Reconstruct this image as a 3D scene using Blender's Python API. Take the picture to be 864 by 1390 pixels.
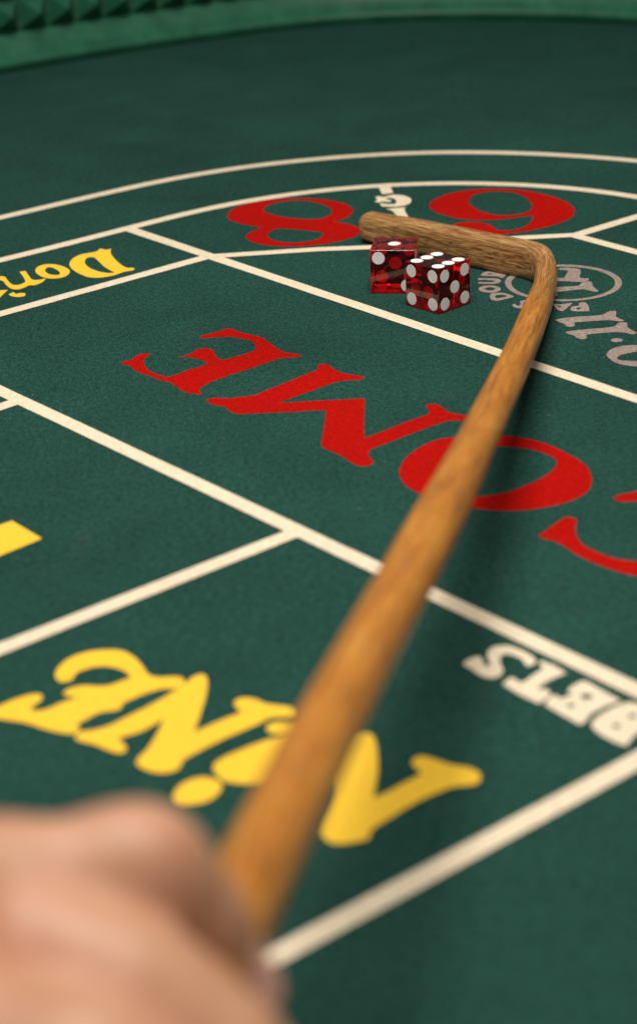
import bpy, bmesh, math, random
from mathutils import Vector, Matrix
random.seed(7)
for o in list(bpy.data.objects): bpy.data.objects.remove(o)
S = bpy.context.scene; COL = S.collection
MM = 0.001
# ------------------------------------------------------------------ camera
PITCH, ROLL, HGT, FPX, CY = 0.40936, -0.04124, 268.84594, 2729.05969, 650.37226
cam_d = bpy.data.cameras.new('camera'); cam = bpy.data.objects.new('camera', cam_d); COL.objects.link(cam)
SH = 38.49
cam_d.sensor_fit = 'VERTICAL'; cam_d.sensor_height = SH; cam_d.lens = FPX/1390*SH
cam_d.shift_y = -(695-CY)/1390
cam_d.clip_start = 0.02; cam_d.clip_end = 50
c_, s_ = math.cos(ROLL), math.sin(ROLL)
rt = Vector((1,0,0)); up = Vector((0,math.sin(PITCH),math.cos(PITCH))); fw = Vector((0,math.cos(PITCH),-math.sin(PITCH)))
R_ = rt*c_ + up*s_; U_ = up*c_ - rt*s_
cam.matrix_world = Matrix(((R_.x,U_.x,-fw.x,0),(R_.y,U_.y,-fw.y,0),(R_.z,U_.z,-fw.z,HGT*MM),(0,0,0,1)))
cam_d.dof.use_dof = True; cam_d.dof.focus_distance = 0.815; cam_d.dof.aperture_fstop = 10.3; cam_d.dof.aperture_blades = 0
S.camera = cam
# ------------------------------------------------------------------ world: a dim casino room
W = bpy.data.worlds.new('World'); S.world = W; W.use_nodes = True
W.node_tree.nodes['Background'].inputs[0].default_value = (1.0,0.93,0.85,1); W.node_tree.nodes['Background'].inputs[1].default_value = 0.12
# ------------------------------------------------------------------ lamps: a soft box above the layout and a weak bounce
def area(name, loc, target, size, power, col):
    l = bpy.data.lights.new(name,'AREA'); l.shape='RECTANGLE'; l.size=size[0]; l.size_y=size[1]; l.energy=power; l.color=col
    o = bpy.data.objects.new(name,l); COL.objects.link(o); o.location=loc
    d = Vector(target)-Vector(loc); o.rotation_euler = d.to_track_quat('-Z','Y').to_euler(); return o
area('softbox', (0.0,0.54,0.97), (0.0,0.80,0.0), (0.50,0.50), 12.6, (1.0,0.95,0.88))
area('bounce_lamp', (0.35,-0.75,0.55), (0.0,0.8,0.0), (0.7,0.7), 1.8, (1.0,0.93,0.85))
S.view_settings.view_transform='Standard'; S.view_settings.look='None'; S.view_settings.exposure=0; S.view_settings.gamma=1
S.render.engine='CYCLES'; S.cycles.max_bounces=14; S.cycles.transmission_bounces=12; S.cycles.glossy_bounces=6
# ------------------------------------------------------------------ materials
def srgb(r,g,b):
    f=lambda v:(v/255/12.92 if v/255<=0.04045 else ((v/255+0.055)/1.055)**2.4); return (f(r),f(g),f(b),1)
class NT:
    def __init__(s,name):
        s.m=bpy.data.materials.new(name); s.m.use_nodes=True; s.t=s.m.node_tree; s.b=s.t.nodes['Principled BSDF']
    def n(s,typ,ins=None,**kw):
        x=s.t.nodes.new(typ)
        for k,v in kw.items(): setattr(x,k,v)
        for k,v in (ins or {}).items():
            if hasattr(v,'is_output'): s.t.links.new(v,x.inputs[k])
            else: x.inputs[k].default_value=v
        return x
    def noise(s,vec,scale,detail=4,rough=.55,dist=0): return s.n('ShaderNodeTexNoise',{'Vector':vec,'Scale':scale,'Detail':detail,'Roughness':rough,'Distortion':dist}).outputs['Fac']
    def ramp(s,fac,stops):
        x=s.n('ShaderNodeValToRGB',{'Fac':fac}); e=x.color_ramp.elements
        while len(e)<len(stops): e.new(.5)
        for k,(p,c) in enumerate(stops): e[k].position=p; e[k].color=c if len(c)==4 else (*c,1)
        return x.outputs['Color']
    def mix(s,f,a,b,mode='MIX'): return s.n('ShaderNodeMix',{0:f,6:a,7:b},data_type='RGBA',blend_type=mode).outputs[2]
    def obj(s): return s.n('ShaderNodeNewGeometry').outputs['Position']
    def math(s,op,a,b=0.0): return s.n('ShaderNodeMath',{0:a,1:b},operation=op).outputs[0]
    def bump(s,h,strength,dist): s.t.links.new(s.n('ShaderNodeBump',{'Height':h,'Strength':strength,'Distance':dist}).outputs['Normal'],s.b.inputs['Normal'])
    def set(s,**kw):
        for k,v in kw.items():
            k=k.replace('_',' ')
            if hasattr(v,'is_output'): s.t.links.new(v,s.b.inputs[k])
            else: s.b.inputs[k].default_value=v
        return s.m
G=lambda v:(v,v,v,1)
def cloth(name, base, amt, stain=0.0, sheen=.0):
    """woven baize: fine fibre grain, nap that lies in patches, lint and old stains"""
    t=NT(name); P=t.obj()
    fine=t.noise(P,1150,2,.6); mid=t.noise(P,430,3,.6); nap=t.noise(P,26,5,.6,.4); big=t.noise(P,5.5,4,.6)
    c=t.mix(1.0,base,t.ramp(fine,[(.30,G(1-amt*1.1)),(.5,G(1)),(.72,G(1+amt*1.5))]),'MULTIPLY')
    c=t.mix(1.0,c,t.ramp(mid,[(.30,G(1-amt*.6)),(.70,G(1+amt*.6))]),'MULTIPLY')
    c=t.mix(1.0,c,t.ramp(nap,[(.30,G(1-amt*.22)),(.70,G(1+amt*.22))]),'MULTIPLY')
    c=t.mix(1.0,c,t.ramp(big,[(.30,G(1-amt*.3)),(.70,G(1+amt*.3))]),'MULTIPLY')
    if stain:
        st=t.n('ShaderNodeMath',{0:t.ramp(t.noise(P,17,6,.7,1.0),[(.64,G(0)),(.80,G(1))]),1:stain},operation='MULTIPLY').outputs[0]
        c=t.mix(st,c,srgb(84,92,74))
        sm=t.n('ShaderNodeMapping',{'Vector':P,'Scale':(1.0,2.6,1.0),'Rotation':(0,0,.6)}).outputs['Vector']
        c=t.mix(t.ramp(t.noise(sm,34,6,.75,.8),[(.66,G(0)),(.82,G(.38))]),c,srgb(78,112,104))
        v=t.n('ShaderNodeTexVoronoi',{'Vector':P,'Scale':85.0,'Randomness':1.0}).outputs['Distance']
        lint=t.ramp(v,[(.018,G(.55)),(.05,G(0))])
        c=t.mix(lint,c,srgb(120,140,125))
    else:
        wear=t.math('MULTIPLY',t.ramp(t.noise(P,48,8,.78,.5),[(.58,G(0)),(.74,G(1))]),.34)
        weave=t.math('MULTIPLY',t.ramp(t.noise(P,1300,2,.6),[(.60,G(0)),(.70,G(1))]),.22)
        c=t.mix(t.math('MAXIMUM',wear,weave),c,t.mix(.5,base,srgb(44,70,60)))
    t.bump(t.math('ADD',fine,t.math('MULTIPLY',mid,.6)),.55,.0006)
    return t.set(Base_Color=c,Roughness=.93,Specular_IOR_Level=.10,Sheen_Weight=sheen,Sheen_Roughness=.45)
M={}
M['felt']=cloth('green_baize',srgb(33,69,61),.50,.30)
M['red']=cloth('red_print',srgb(170,8,0),.30,0,0)
M['yellow']=cloth('yellow_print',srgb(250,202,62),.08,0,0)
M['cream']=cloth('cream_print',srgb(234,218,190),.14,0,0)
M['grey']=cloth('mauve_grey_print',srgb(152,135,127),.28,0,0)
def rubber():
    t=NT('green_rubber'); P=t.obj()
    n=t.noise(P,60,5,.6); c=t.ramp(n,[(.3,srgb(24,82,58)),(.6,srgb(33,98,71)),(.8,srgb(50,112,86))])
    ed=t.n('ShaderNodeNewGeometry').outputs['Pointiness']
    c=t.mix(t.ramp(ed,[(.56,G(0)),(.70,G(.35))]),c,srgb(110,112,80))
    c=t.mix(t.ramp(t.noise(P,9,6,.7,.6),[(.55,G(0)),(.75,G(.35))]),c,srgb(88,120,96))
    t.bump(t.noise(P,300,3),.2,.0006)
    return t.set(Base_Color=c,Roughness=t.ramp(n,[(.3,G(.45)),(.7,G(.62))]),Specular_IOR_Level=.4)
M['rubber']=rubber()
def stud():
    t=NT('stud_rubber'); P=t.obj(); n=t.noise(P,60,5,.6); c=t.ramp(n,[(.3,srgb(22,76,54)),(.6,srgb(32,94,69)),(.8,srgb(52,112,86))])
    q=t.n('ShaderNodeSeparateXYZ',{'Vector':t.n('ShaderNodeTexCoord').outputs['Object']})
    ex=t.math('MULTIPLY',t.ramp(t.math('MULTIPLY',t.math('ABSOLUTE',q.outputs['X']),50.0),[(.44,G(0)),(.50,G(1))]),t.ramp(t.noise(P,140,4,.6),[(.35,G(0)),(.65,G(.35))]))
    c=t.mix(ex,c,srgb(122,118,84))
    return t.set(Base_Color=c,Roughness=.55,Specular_IOR_Level=.35)
M['stud']=stud()
def wood(name):
    t=NT(name); uv=t.n('ShaderNodeUVMap').outputs['UV']
    def st(sx,sy): return t.n('ShaderNodeMapping',{'Vector':uv,'Scale':(sx,sy,1)}).outputs['Vector']
    # uv in millimetres: x round the stick, y along it
    streak=t.noise(st(1.6,.045),1,5,.65,.25); fine=t.noise(st(5.5,.13),1,3,.6); wide=t.noise(st(.22,.015),1,4,.6); blot=t.noise(st(.50,.026),1,7,.74,.5)
    c=t.ramp(streak,[(.28,srgb(88,50,20)),(.41,srgb(158,108,54)),(.54,srgb(214,166,102)),(.76,srgb(240,204,146))])
    c=t.mix(t.ramp(fine,[(.42,G(.95)),(.54,G(0))]),c,srgb(98,58,26))
    c=t.mix(t.ramp(wide,[(.4,G(0)),(.7,G(.30))]),c,srgb(168,104,44))
    # handled part has a warm orange varnish, the head is worn paler
    y=t.n('ShaderNodeSeparateXYZ',{'Vector':uv}).outputs['Y']
    k=t.n('ShaderNodeMapRange',{'Value':y,'From Min':95.0,'From Max':190.0,'To Min':0.0,'To Max':.74}).outputs[0]
    c=t.mix(k,c,t.ramp(blot,[(.34,srgb(102,54,10)),(.46,srgb(192,112,20)),(.6,srgb(222,146,34)),(.72,srgb(240,178,80))]))
    c=t.mix(t.ramp(blot,[(.62,G(0)),(.76,G(.55))]),c,srgb(216,184,134))
    fis=t.noise(st(2.1,.035),1,5,.7,.35)
    c=t.mix(t.ramp(fis,[(.30,G(.8)),(.43,G(0))]),c,srgb(92,54,26))
    pale=t.noise(st(2.6,.10),1,4,.7,.2)
    c=t.mix(t.ramp(pale,[(.62,G(0)),(.74,G(.6))]),c,srgb(214,190,150))
    pores=t.noise(st(3.4,.16),1,3,.5)
    c=t.mix(t.ramp(pores,[(.66,G(0)),(.73,G(.8))]),c,srgb(72,42,20))
    # pale rubbed scratches across the head
    sc=t.noise(st(.12,3.0),1,2,.5,.3)
    km=t.n('ShaderNodeMapRange',{'Value':y,'From Min':60.0,'From Max':75.0,'To Min':0.0,'To Max':.5}).outputs[0]
    kn=t.n('ShaderNodeMapRange',{'Value':y,'From Min':95.0,'From Max':110.0,'To Min':1.0,'To Max':0.0}).outputs[0]
    c=t.mix(t.math('MULTIPLY',t.math('MULTIPLY',t.ramp(sc,[(.62,G(0)),(.70,G(1))]),km),kn),c,srgb(222,196,150))
    t.bump(t.math('ADD',streak,t.math('MULTIPLY',fine,.7)),.55,.0005)
    return t.set(Base_Color=c,Roughness=t.ramp(blot,[(.3,G(.36)),(.7,G(.55))]),Specular_IOR_Level=.45,Coat_Weight=.30,Coat_Roughness=.28)
M['wood']=wood('worn_rattan')
def glass():
    t=NT('red_translucent_acrylic'); return t.set(Base_Color=(.80,.003,.008,1),Roughness=.015,IOR=1.49,Transmission_Weight=1.0)
M['glass']=glass()
def simple(name,col,rough,**kw): t=NT(name); return t.set(Base_Color=col,Roughness=rough,**kw)
def pipm():
    t=NT('white_pip_paint'); n=t.noise(t.obj(),2500,2); return t.set(Base_Color=t.ramp(n,[(.3,G(.86)),(.7,G(.95))]),Roughness=.5)
M['pip']=pipm()
M['foil']=simple('gold_foil_stamp',srgb(190,150,80),.35,Metallic=.7)
M['groove']=simple('etched_ring',srgb(150,40,34),.3)
def skin():
    t=NT('skin'); P=t.obj(); n=t.noise(P,90,5,.6); f=t.noise(P,1400,3,.6)
    c=t.ramp(n,[(.3,srgb(186,134,100)),(.55,srgb(200,149,116)),(.75,srgb(208,156,126))])
    pink=t.noise(P,40,3); c=t.mix(t.ramp(pink,[(.5,G(0)),(.7,G(.35))]),c,srgb(214,132,116))
    t.bump(f,.3,.0004)
    return t.set(Base_Color=c,Roughness=.5,Subsurface_Weight=.25,Subsurface_Radius=(.004,.0015,.0008),Subsurface_Scale=1.0)
M['skin']=skin(); M['nail']=simple('finger_nail',srgb(226,168,150),.3)
# ------------------------------------------------------------------ helpers
def tag(o,label=None,cat=None,group=None,kind=None):
    for k,v in (('label',label),('category',cat),('group',group),('kind',kind)):
        if v: o[k]=v
    return o
def link(name,me,mat,parent=None,loc=None):
    if mat is not None and not me.materials: me.materials.append(mat)
    o=bpy.data.objects.new(name,me); COL.objects.link(o)
    if parent: o.parent=parent
    if loc: o.location=loc
    return o
def empty(name,loc,rz=0):
    o=bpy.data.objects.new(name,None); COL.objects.link(o); o.location=loc; o.rotation_euler=(0,0,rz); o.empty_display_size=.02; return o
def mesh(name,v,f): me=bpy.data.meshes.new(name); me.from_pydata([tuple(x) for x in v],[],f); me.update(); return me
def crom(P,closed=True,n=5):
    """smooth a traced outline; points flagged 1 stay sharp corners"""
    out=[]; N=len(P)
    for i in range(N if closed else N-1):
        a,b=P[i],P[(i+1)%N]
        p0=P[i-1] if (closed or i>0) else a; p3=P[(i+2)%N] if (closed or i+2<N) else b
        la=math.hypot(b[0]-a[0],b[1]-a[1])
        if math.hypot(p0[0]-a[0],p0[1]-a[1])>3*la: p0=a
        if math.hypot(p3[0]-b[0],p3[1]-b[1])>3*la: p3=b
        if len(a)>2 and a[2]: p0=a
        if len(b)>2 and b[2]: p3=b
        for k in range(n):
            t=k/n; r=[]
            for d in (0,1):
                A,B,C,D=p0[d],a[d],b[d],p3[d]
                r.append(.5*((2*B)+(-A+C)*t+(2*A-5*B+4*C-D)*t*t+(-A+3*B-3*C+D)*t**3))
            out.append(r)
    if not closed: out.append([P[-1][0],P[-1][1]])
    return out
DG=None
def filled(rings):
    """flat printed shape with holes -> mesh (millimetres in, metres out)"""
    cu=bpy.data.curves.new('outline','CURVE'); cu.dimensions='2D'; cu.fill_mode='BOTH'
    for r in rings:
        sp=cu.splines.new('POLY'); sp.points.add(len(r)-1); sp.use_cyclic_u=True
        for q,p in zip(sp.points,r): q.co=(p[0]*MM,p[1]*MM,0,1)
    o=bpy.data.objects.new('outline',cu); COL.objects.link(o); bpy.context.view_layer.update()
    me=bpy.data.meshes.new_from_object(o.evaluated_get(bpy.context.evaluated_depsgraph_get()))
    bpy.data.objects.remove(o); bpy.data.curves.remove(cu)
    if me.polygons and me.polygons[0].normal.z<0: me.flip_normals()
    return me
LAY=[0.03]
def layer(): LAY[0]+=0.005; return LAY[0]*MM
# ------------------------------------------------------------------ measured layout (millimetres on the felt)
PRINT=[
["letter","red letter E of the word COME","red",[[[-44.69,767.01,1],[-45.39,769.63,0],[-39.47,773.63,0],[-35.32,777.16,0],[-33.13,777.63,0],[-29.75,773.16,0],[-21.19,765.9,0],[-17.54,759.0,0],[-12.17,747.81,0],[-5.14,742.81,0],[-4.46,740.68,1],[-9.25,739.89,0],[-13.33,739.36,0],[-20.85,732.84,0],[-32.2,723.27,0],[-38.86,716.93,0],[-41.9,712.81,0],[-43.32,708.54,0],[-42.25,704.04,1],[-44.05,704.24,0],[-48.64,706.96,0],[-51.69,712.04,0],[-54.81,717.83,0],[-58.37,720.5,0],[-63.29,726.28,0],[-68.83,731.88,0],[-70.93,737.13,0],[-75.98,742.46,1],[-71.49,745.33,0],[-68.35,751.15,0],[-63.88,751.65,1],[-65.94,746.72,0],[-66.26,740.62,0],[-63.9,732.62,0],[-59.28,726.46,0],[-55.15,724.34,0],[-48.55,730.8,0],[-44.05,733.93,0],[-41.27,737.63,0],[-42.15,739.43,0],[-44.35,742.07,0],[-47.97,744.55,0],[-52.96,745.84,1],[-48.73,748.78,0],[-45.97,753.66,0],[-42.46,754.99,0],[-39.4,752.16,0],[-38.67,747.56,0],[-37.1,742.22,0],[-34.37,740.87,0],[-29.19,744.69,0],[-24.54,748.27,0],[-22.82,751.89,0],[-23.25,757.93,0],[-24.74,761.67,0],[-28.38,764.63,0],[-33.25,767.4,0],[-39.28,767.42,0]]]],
["letter","red letter M of the word COME","red",[[[-40.7,697.98,1],[-37.75,699.49,0],[-32.72,698.61,0],[-28.29,699.34,0],[-22.74,700.55,0],[-18.32,705.03,0],[-9.33,714.12,0],[-2.46,721.4,0],[1.61,725.85,0],[1.13,728.93,1],[2.77,731.25,0],[5.3,730.53,0],[7.37,726.11,0],[10.13,721.23,0],[13.99,718.32,0],[17.84,716.24,0],[18.7,714.31,0],[17.35,712.25,0],[12.38,712.43,0],[8.8,711.24,0],[3.76,707.43,0],[-1.95,702.17,0],[-13.82,691.57,1],[-5.0,692.09,0],[6.03,692.35,0],[4.85,692.1,0],[11.79,692.46,0],[18.04,692.71,1],[18.34,691.52,1],[17.75,681.19,0],[17.07,666.62,0],[16.73,653.92,1],[24.16,660.49,0],[31.17,666.86,0],[38.24,672.43,0],[40.86,675.26,0],[40.13,682.79,1],[41.73,684.11,0],[44.42,683.43,0],[46.22,679.85,0],[48.57,674.95,0],[51.78,672.75,0],[54.05,671.58,0],[54.87,669.3,0],[52.66,667.0,0],[47.31,667.24,0],[44.49,665.38,0],[37.44,659.91,0],[27.01,651.07,0],[20.19,645.29,0],[17.85,642.15,0],[17.79,637.46,0],[19.0,632.37,0],[17.61,629.73,0],[14.4,629.25,0],[11.63,632.49,0],[8.88,637.75,0],[7.02,640.79,0],[3.86,644.5,0],[1.32,648.69,1],[2.6,664.63,0],[3.96,682.37,1],[-2.19,682.88,0],[-5.09,682.19,0],[-15.97,682.23,0],[-27.95,682.38,0],[-31.3,685.73,0],[-33.61,690.49,0],[-37.52,692.44,0]]]],
["letter","red letter O of the word COME","red",[[[27.3,619.96,0],[27.86,626.55,0],[30.6,635.77,0],[35.92,644.1,0],[42.05,649.96,0],[48.05,651.6,0],[56.26,652.14,0],[64.88,651.2,0],[72.16,648.12,0],[79.05,642.26,0],[85.33,632.68,0],[89.8,622.71,0],[90.6,611.29,0],[87.8,600.84,0],[82.37,594.4,0],[75.85,590.63,0],[67.54,588.05,0],[59.53,587.88,0],[51.75,590.12,0],[42.1,595.01,0],[34.52,602.5,0],[29.17,610.67,0]],[[52.59,634.8,0],[57.31,639.84,0],[62.83,641.48,0],[69.12,639.96,0],[75.16,636.53,0],[79.76,630.54,0],[80.83,625.54,0],[78.29,618.6,0],[73.35,612.04,0],[67.6,606.71,0],[61.0,602.31,0],[55.72,600.34,0],[50.62,600.11,0],[46.96,605.01,0],[46.55,612.74,0],[48.54,624.38,0]]]],
["letter","red letter C of the word COME","red",[[[67.9,568.25,1],[71.92,573.52,0],[75.17,577.83,0],[77.47,580.6,0],[79.83,580.65,0],[81.37,578.16,1],[80.06,573.64,0],[79.54,569.11,0],[79.88,563.66,0],[81.15,559.09,0],[83.65,555.34,0],[86.86,551.55,0],[90.89,548.59,0],[95.24,546.89,0],[103.11,545.89,0],[112.62,549.1,0],[119.47,558.94,0],[121.0,575.16,0],[116.17,587.01,0],[108.61,591.26,0],[102.43,591.3,0],[98.26,591.04,0],[96.05,592.14,0],[95.01,594.5,1],[97.54,596.7,0],[100.92,597.84,0],[103.68,599.05,0],[120.87,606.13,0],[137.17,602.62,0],[144.48,581.3,0],[140.15,556.94,0],[126.2,539.15,0],[107.41,532.95,0],[93.7,537.36,0],[90.86,538.87,0],[87.61,541.68,0],[83.72,545.42,0],[80.58,549.56,0],[77.47,554.18,0],[75.43,558.76,0],[73.25,562.52,0],[70.88,564.98,0],[68.72,566.09,0]]]],
["numeral","red numeral 8 in the big corner","red",[[[-38.64,944.25,0],[-37.04,953.61,0],[-31.37,962.53,0],[-21.34,969.08,0],[-11.19,970.66,0],[-0.19,969.6,0],[9.86,964.94,0],[18.08,957.51,0],[22.31,946.22,0],[20.8,937.49,0],[17.32,930.65,0],[11.92,926.21,1],[18.69,921.75,0],[23.32,915.37,0],[24.06,909.05,0],[22.04,900.99,0],[16.34,895.5,0],[6.78,890.62,0],[-4.21,888.41,0],[-14.39,890.38,0],[-22.28,894.74,0],[-27.9,901.82,0],[-29.19,907.52,0],[-27.29,914.23,0],[-21.75,921.94,1],[-29.11,927.32,0],[-34.93,933.1,0],[-37.93,938.82,0]],[[-21.21,954.27,0],[-17.92,961.42,0],[-11.2,965.97,0],[-2.76,966.25,0],[4.75,961.07,0],[9.64,954.19,0],[11.97,946.27,0],[10.98,938.95,0],[6.76,932.8,0],[1.03,932.47,0],[-8.76,935.97,0],[-15.34,941.38,0],[-19.91,947.43,0]],[[-18.84,910.21,0],[-16.87,916.11,0],[-13.65,918.76,0],[-5.61,916.17,0],[2.38,912.19,0],[6.72,908.48,0],[6.23,903.26,0],[2.96,897.41,0],[-3.38,894.77,0],[-8.89,895.01,0],[-15.2,898.63,0],[-18.4,904.59,0]]]],
["numeral","red numeral 6 in the big corner, behind the stick head","red",[[[59.26,948.88,0],[61.82,956.93,0],[69.94,967.01,0],[79.66,972.13,0],[90.98,973.53,0],[102.78,970.29,0],[113.09,962.78,0],[121.8,951.16,0],[126.57,938.7,0],[127.02,927.16,0],[123.64,916.43,0],[115.34,906.65,0],[105.84,900.31,0],[96.68,896.14,0],[87.83,894.38,0],[80.3,897.29,0],[73.74,901.9,0],[68.93,907.22,0],[67.98,912.02,0],[69.54,914.92,0],[74.08,916.46,0],[79.32,915.69,0],[83.43,912.26,0],[86.43,906.84,0],[87.05,902.42,0],[91.03,900.31,0],[97.26,901.55,0],[102.3,907.62,0],[105.44,915.95,0],[106.84,922.75,1],[102.15,922.16,0],[95.68,919.93,0],[88.44,918.46,0],[79.63,919.12,0],[71.11,923.56,0],[63.68,931.75,0],[59.78,940.5,0]],[[78.89,954.32,0],[81.62,962.45,0],[87.65,967.75,0],[95.11,967.99,0],[102.17,964.46,0],[106.7,955.17,0],[108.27,943.13,0],[106.98,933.42,0],[101.75,926.72,0],[94.42,924.91,0],[87.59,928.19,0],[82.04,936.18,0],[79.21,945.2,0]]]],
["letter","cream letter G of the word BIG","cream",[[[33.0,959.06,1],[34.51,961.43,0],[33.72,966.61,1],[35.39,967.67,0],[37.85,966.16,0],[40.49,968.39,0],[43.57,969.24,0],[47.53,967.31,0],[50.32,963.12,0],[51.05,958.35,0],[49.99,952.98,0],[47.03,949.21,0],[43.48,947.93,0],[39.53,948.53,0],[36.09,949.59,1],[35.8,952.01,0],[35.42,954.82,1],[37.79,953.91,0],[40.22,952.62,0],[42.75,953.15,0],[43.68,956.7,0],[43.17,961.42,0],[41.76,963.5,0],[39.78,964.18,0],[38.8,962.64,0],[40.11,960.58,0],[41.53,958.88,1],[40.43,956.82,0],[36.96,957.72,0],[34.9,956.55,0]]]],
["letter","cream letter I of the word BIG","cream",[[[37.86,944.79,1],[42.36,945.56,0],[48.09,945.96,1],[46.76,942.55,0],[47.58,932.62,0],[48.49,927.21,0],[50.54,924.81,1],[46.1,923.72,0],[41.22,923.4,1],[42.88,927.16,0],[41.28,938.89,0],[39.74,942.7,0]]]],
["letter","cream letter B of the word BIG","cream",[[[41.99,919.49,1],[52.67,919.99,1],[50.53,916.52,0],[52.76,906.01,0],[53.96,902.49,1],[49.51,899.8,0],[45.79,901.17,0],[44.13,905.58,0],[42.8,907.45,0],[42.11,912.63,0],[43.73,915.8,0]],[[49.61,913.23,0],[49.21,912.45,0],[48.34,912.23,0],[47.52,912.7,0],[47.22,913.58,0],[47.62,914.37,0],[48.48,914.59,0],[49.31,914.12,0]],[[50.72,905.47,0],[50.27,904.58,0],[49.31,904.33,0],[48.4,904.85,0],[48.06,905.85,0],[48.51,906.74,0],[49.47,906.99,0],[50.39,906.46,0]]]],
["boundary_line","short cream divider stub between the 8 and the 6","cream",[[[36.01,987.92,1],[41.95,987.96,1],[42.89,972.76,1],[37.33,971.34,1]]]],
["letter","yellow letter D of the word Don't","yellow",[[[-77.99,863.42,1],[-79.07,865.84,0],[-82.2,866.78,0],[-85.77,873.67,0],[-88.72,881.86,0],[-90.92,890.08,0],[-91.21,896.81,1],[-93.71,895.55,0],[-96.24,897.52,0],[-97.87,893.45,0],[-101.24,891.53,0],[-104.96,889.39,0],[-107.9,883.21,0],[-108.47,875.5,0],[-106.4,867.55,0],[-102.24,859.94,0],[-97.19,854.28,0],[-91.83,853.56,0],[-86.74,856.09,0],[-82.51,860.51,0],[-79.56,861.87,0]],[[-101.67,877.15,0],[-101.31,883.61,0],[-98.27,884.5,0],[-95.36,877.57,0],[-91.49,868.05,0],[-86.64,859.82,1],[-90.06,859.78,0],[-94.94,863.46,0],[-99.3,869.63,0]]]],
["letter","yellow letter o of the word Don't","yellow",[[[-123.06,867.79,0],[-122.09,874.29,0],[-118.12,876.83,0],[-112.83,874.3,0],[-108.39,868.33,0],[-107.12,863.1,0],[-108.45,857.29,0],[-112.37,854.85,0],[-116.64,855.92,0],[-120.58,860.67,0]],[[-118.71,867.96,0],[-117.62,872.14,0],[-114.69,869.95,0],[-111.6,863.71,0],[-111.76,859.98,0],[-114.46,860.34,0],[-116.99,862.69,0]]]],
["letter","yellow letter n of the word Don't","yellow",[[[-130.09,866.98,1],[-127.52,867.9,1],[-125.75,862.62,0],[-122.95,854.79,0],[-119.98,853.9,0],[-116.82,855.45,1],[-117.94,850.44,0],[-120.52,846.64,0],[-123.49,846.31,0],[-124.72,844.06,0],[-127.38,841.29,0],[-130.5,842.42,0],[-133.4,847.63,0],[-135.72,854.04,0],[-137.8,855.55,0],[-140.17,853.41,1],[-140.23,859.59,0],[-138.17,861.3,0],[-135.75,860.23,0],[-133.41,853.73,0],[-130.88,848.51,0],[-128.15,847.66,0],[-126.3,849.85,0],[-125.73,852.7,0],[-127.78,860.4,0]]]],
["letter","yellow apostrophe of the word Don't","yellow",[[[-130.87,834.61,1],[-129.15,837.47,0],[-127.72,834.91,0],[-125.99,835.86,0],[-123.82,835.1,0],[-123.62,831.54,0],[-126.08,830.46,0],[-129.22,832.04,0]]]],
["letter","yellow letter t of the word Don't","yellow",[[[-131.96,840.94,1],[-132.84,837.24,0],[-133.98,831.73,0],[-134.87,827.17,0],[-137.24,825.63,0],[-140.87,830.75,0],[-143.7,840.58,1],[-141.75,842.71,0],[-138.82,837.55,0],[-136.87,839.67,0],[-134.81,841.07,0]]]],
["letter","yellow bar end of a box numeral","yellow",[[[-99.93,595.79,1],[-88.66,581.06,1],[-124.35,546.44,1],[-136.74,565.43,1]]]],
["letter","yellow letter E of the word NINE","yellow",[[[-91.94,470.79,0],[-90.17,472.96,0],[-88.35,474.87,0],[-84.59,478.02,0],[-80.0,480.44,0],[-77.46,479.53,0],[-77.61,476.47,0],[-79.52,473.18,0],[-78.97,471.36,0],[-75.58,471.76,0],[-71.78,475.02,0],[-67.89,477.75,0],[-70.04,478.49,0],[-71.94,480.05,1],[-70.12,482.86,0],[-66.37,483.97,0],[-61.4,483.27,0],[-58.66,484.04,0],[-55.99,485.96,0],[-54.0,487.66,0],[-55.65,491.0,0],[-59.42,493.96,0],[-63.76,494.63,0],[-67.88,492.77,0],[-69.46,490.71,0],[-70.22,487.59,0],[-72.96,486.67,0],[-74.82,489.71,0],[-74.77,494.09,0],[-72.77,499.11,0],[-68.8,502.83,0],[-63.85,504.23,0],[-58.0,503.57,0],[-54.11,499.76,0],[-51.24,494.3,0],[-49.13,488.99,0],[-46.19,487.0,0],[-41.25,486.88,0],[-39.05,484.96,0],[-39.25,481.7,0],[-40.94,480.42,0],[-45.12,480.35,0],[-49.18,478.3,0],[-52.48,475.78,0],[-55.06,473.23,0],[-55.55,470.53,0],[-57.54,469.6,0],[-60.9,468.93,0],[-64.05,465.81,0],[-66.2,463.32,0],[-65.47,460.62,0],[-66.75,458.49,0],[-69.49,458.97,0],[-74.45,461.34,0],[-80.3,465.13,0],[-87.43,467.72,0],[-91.75,469.42,0]]]],
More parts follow.
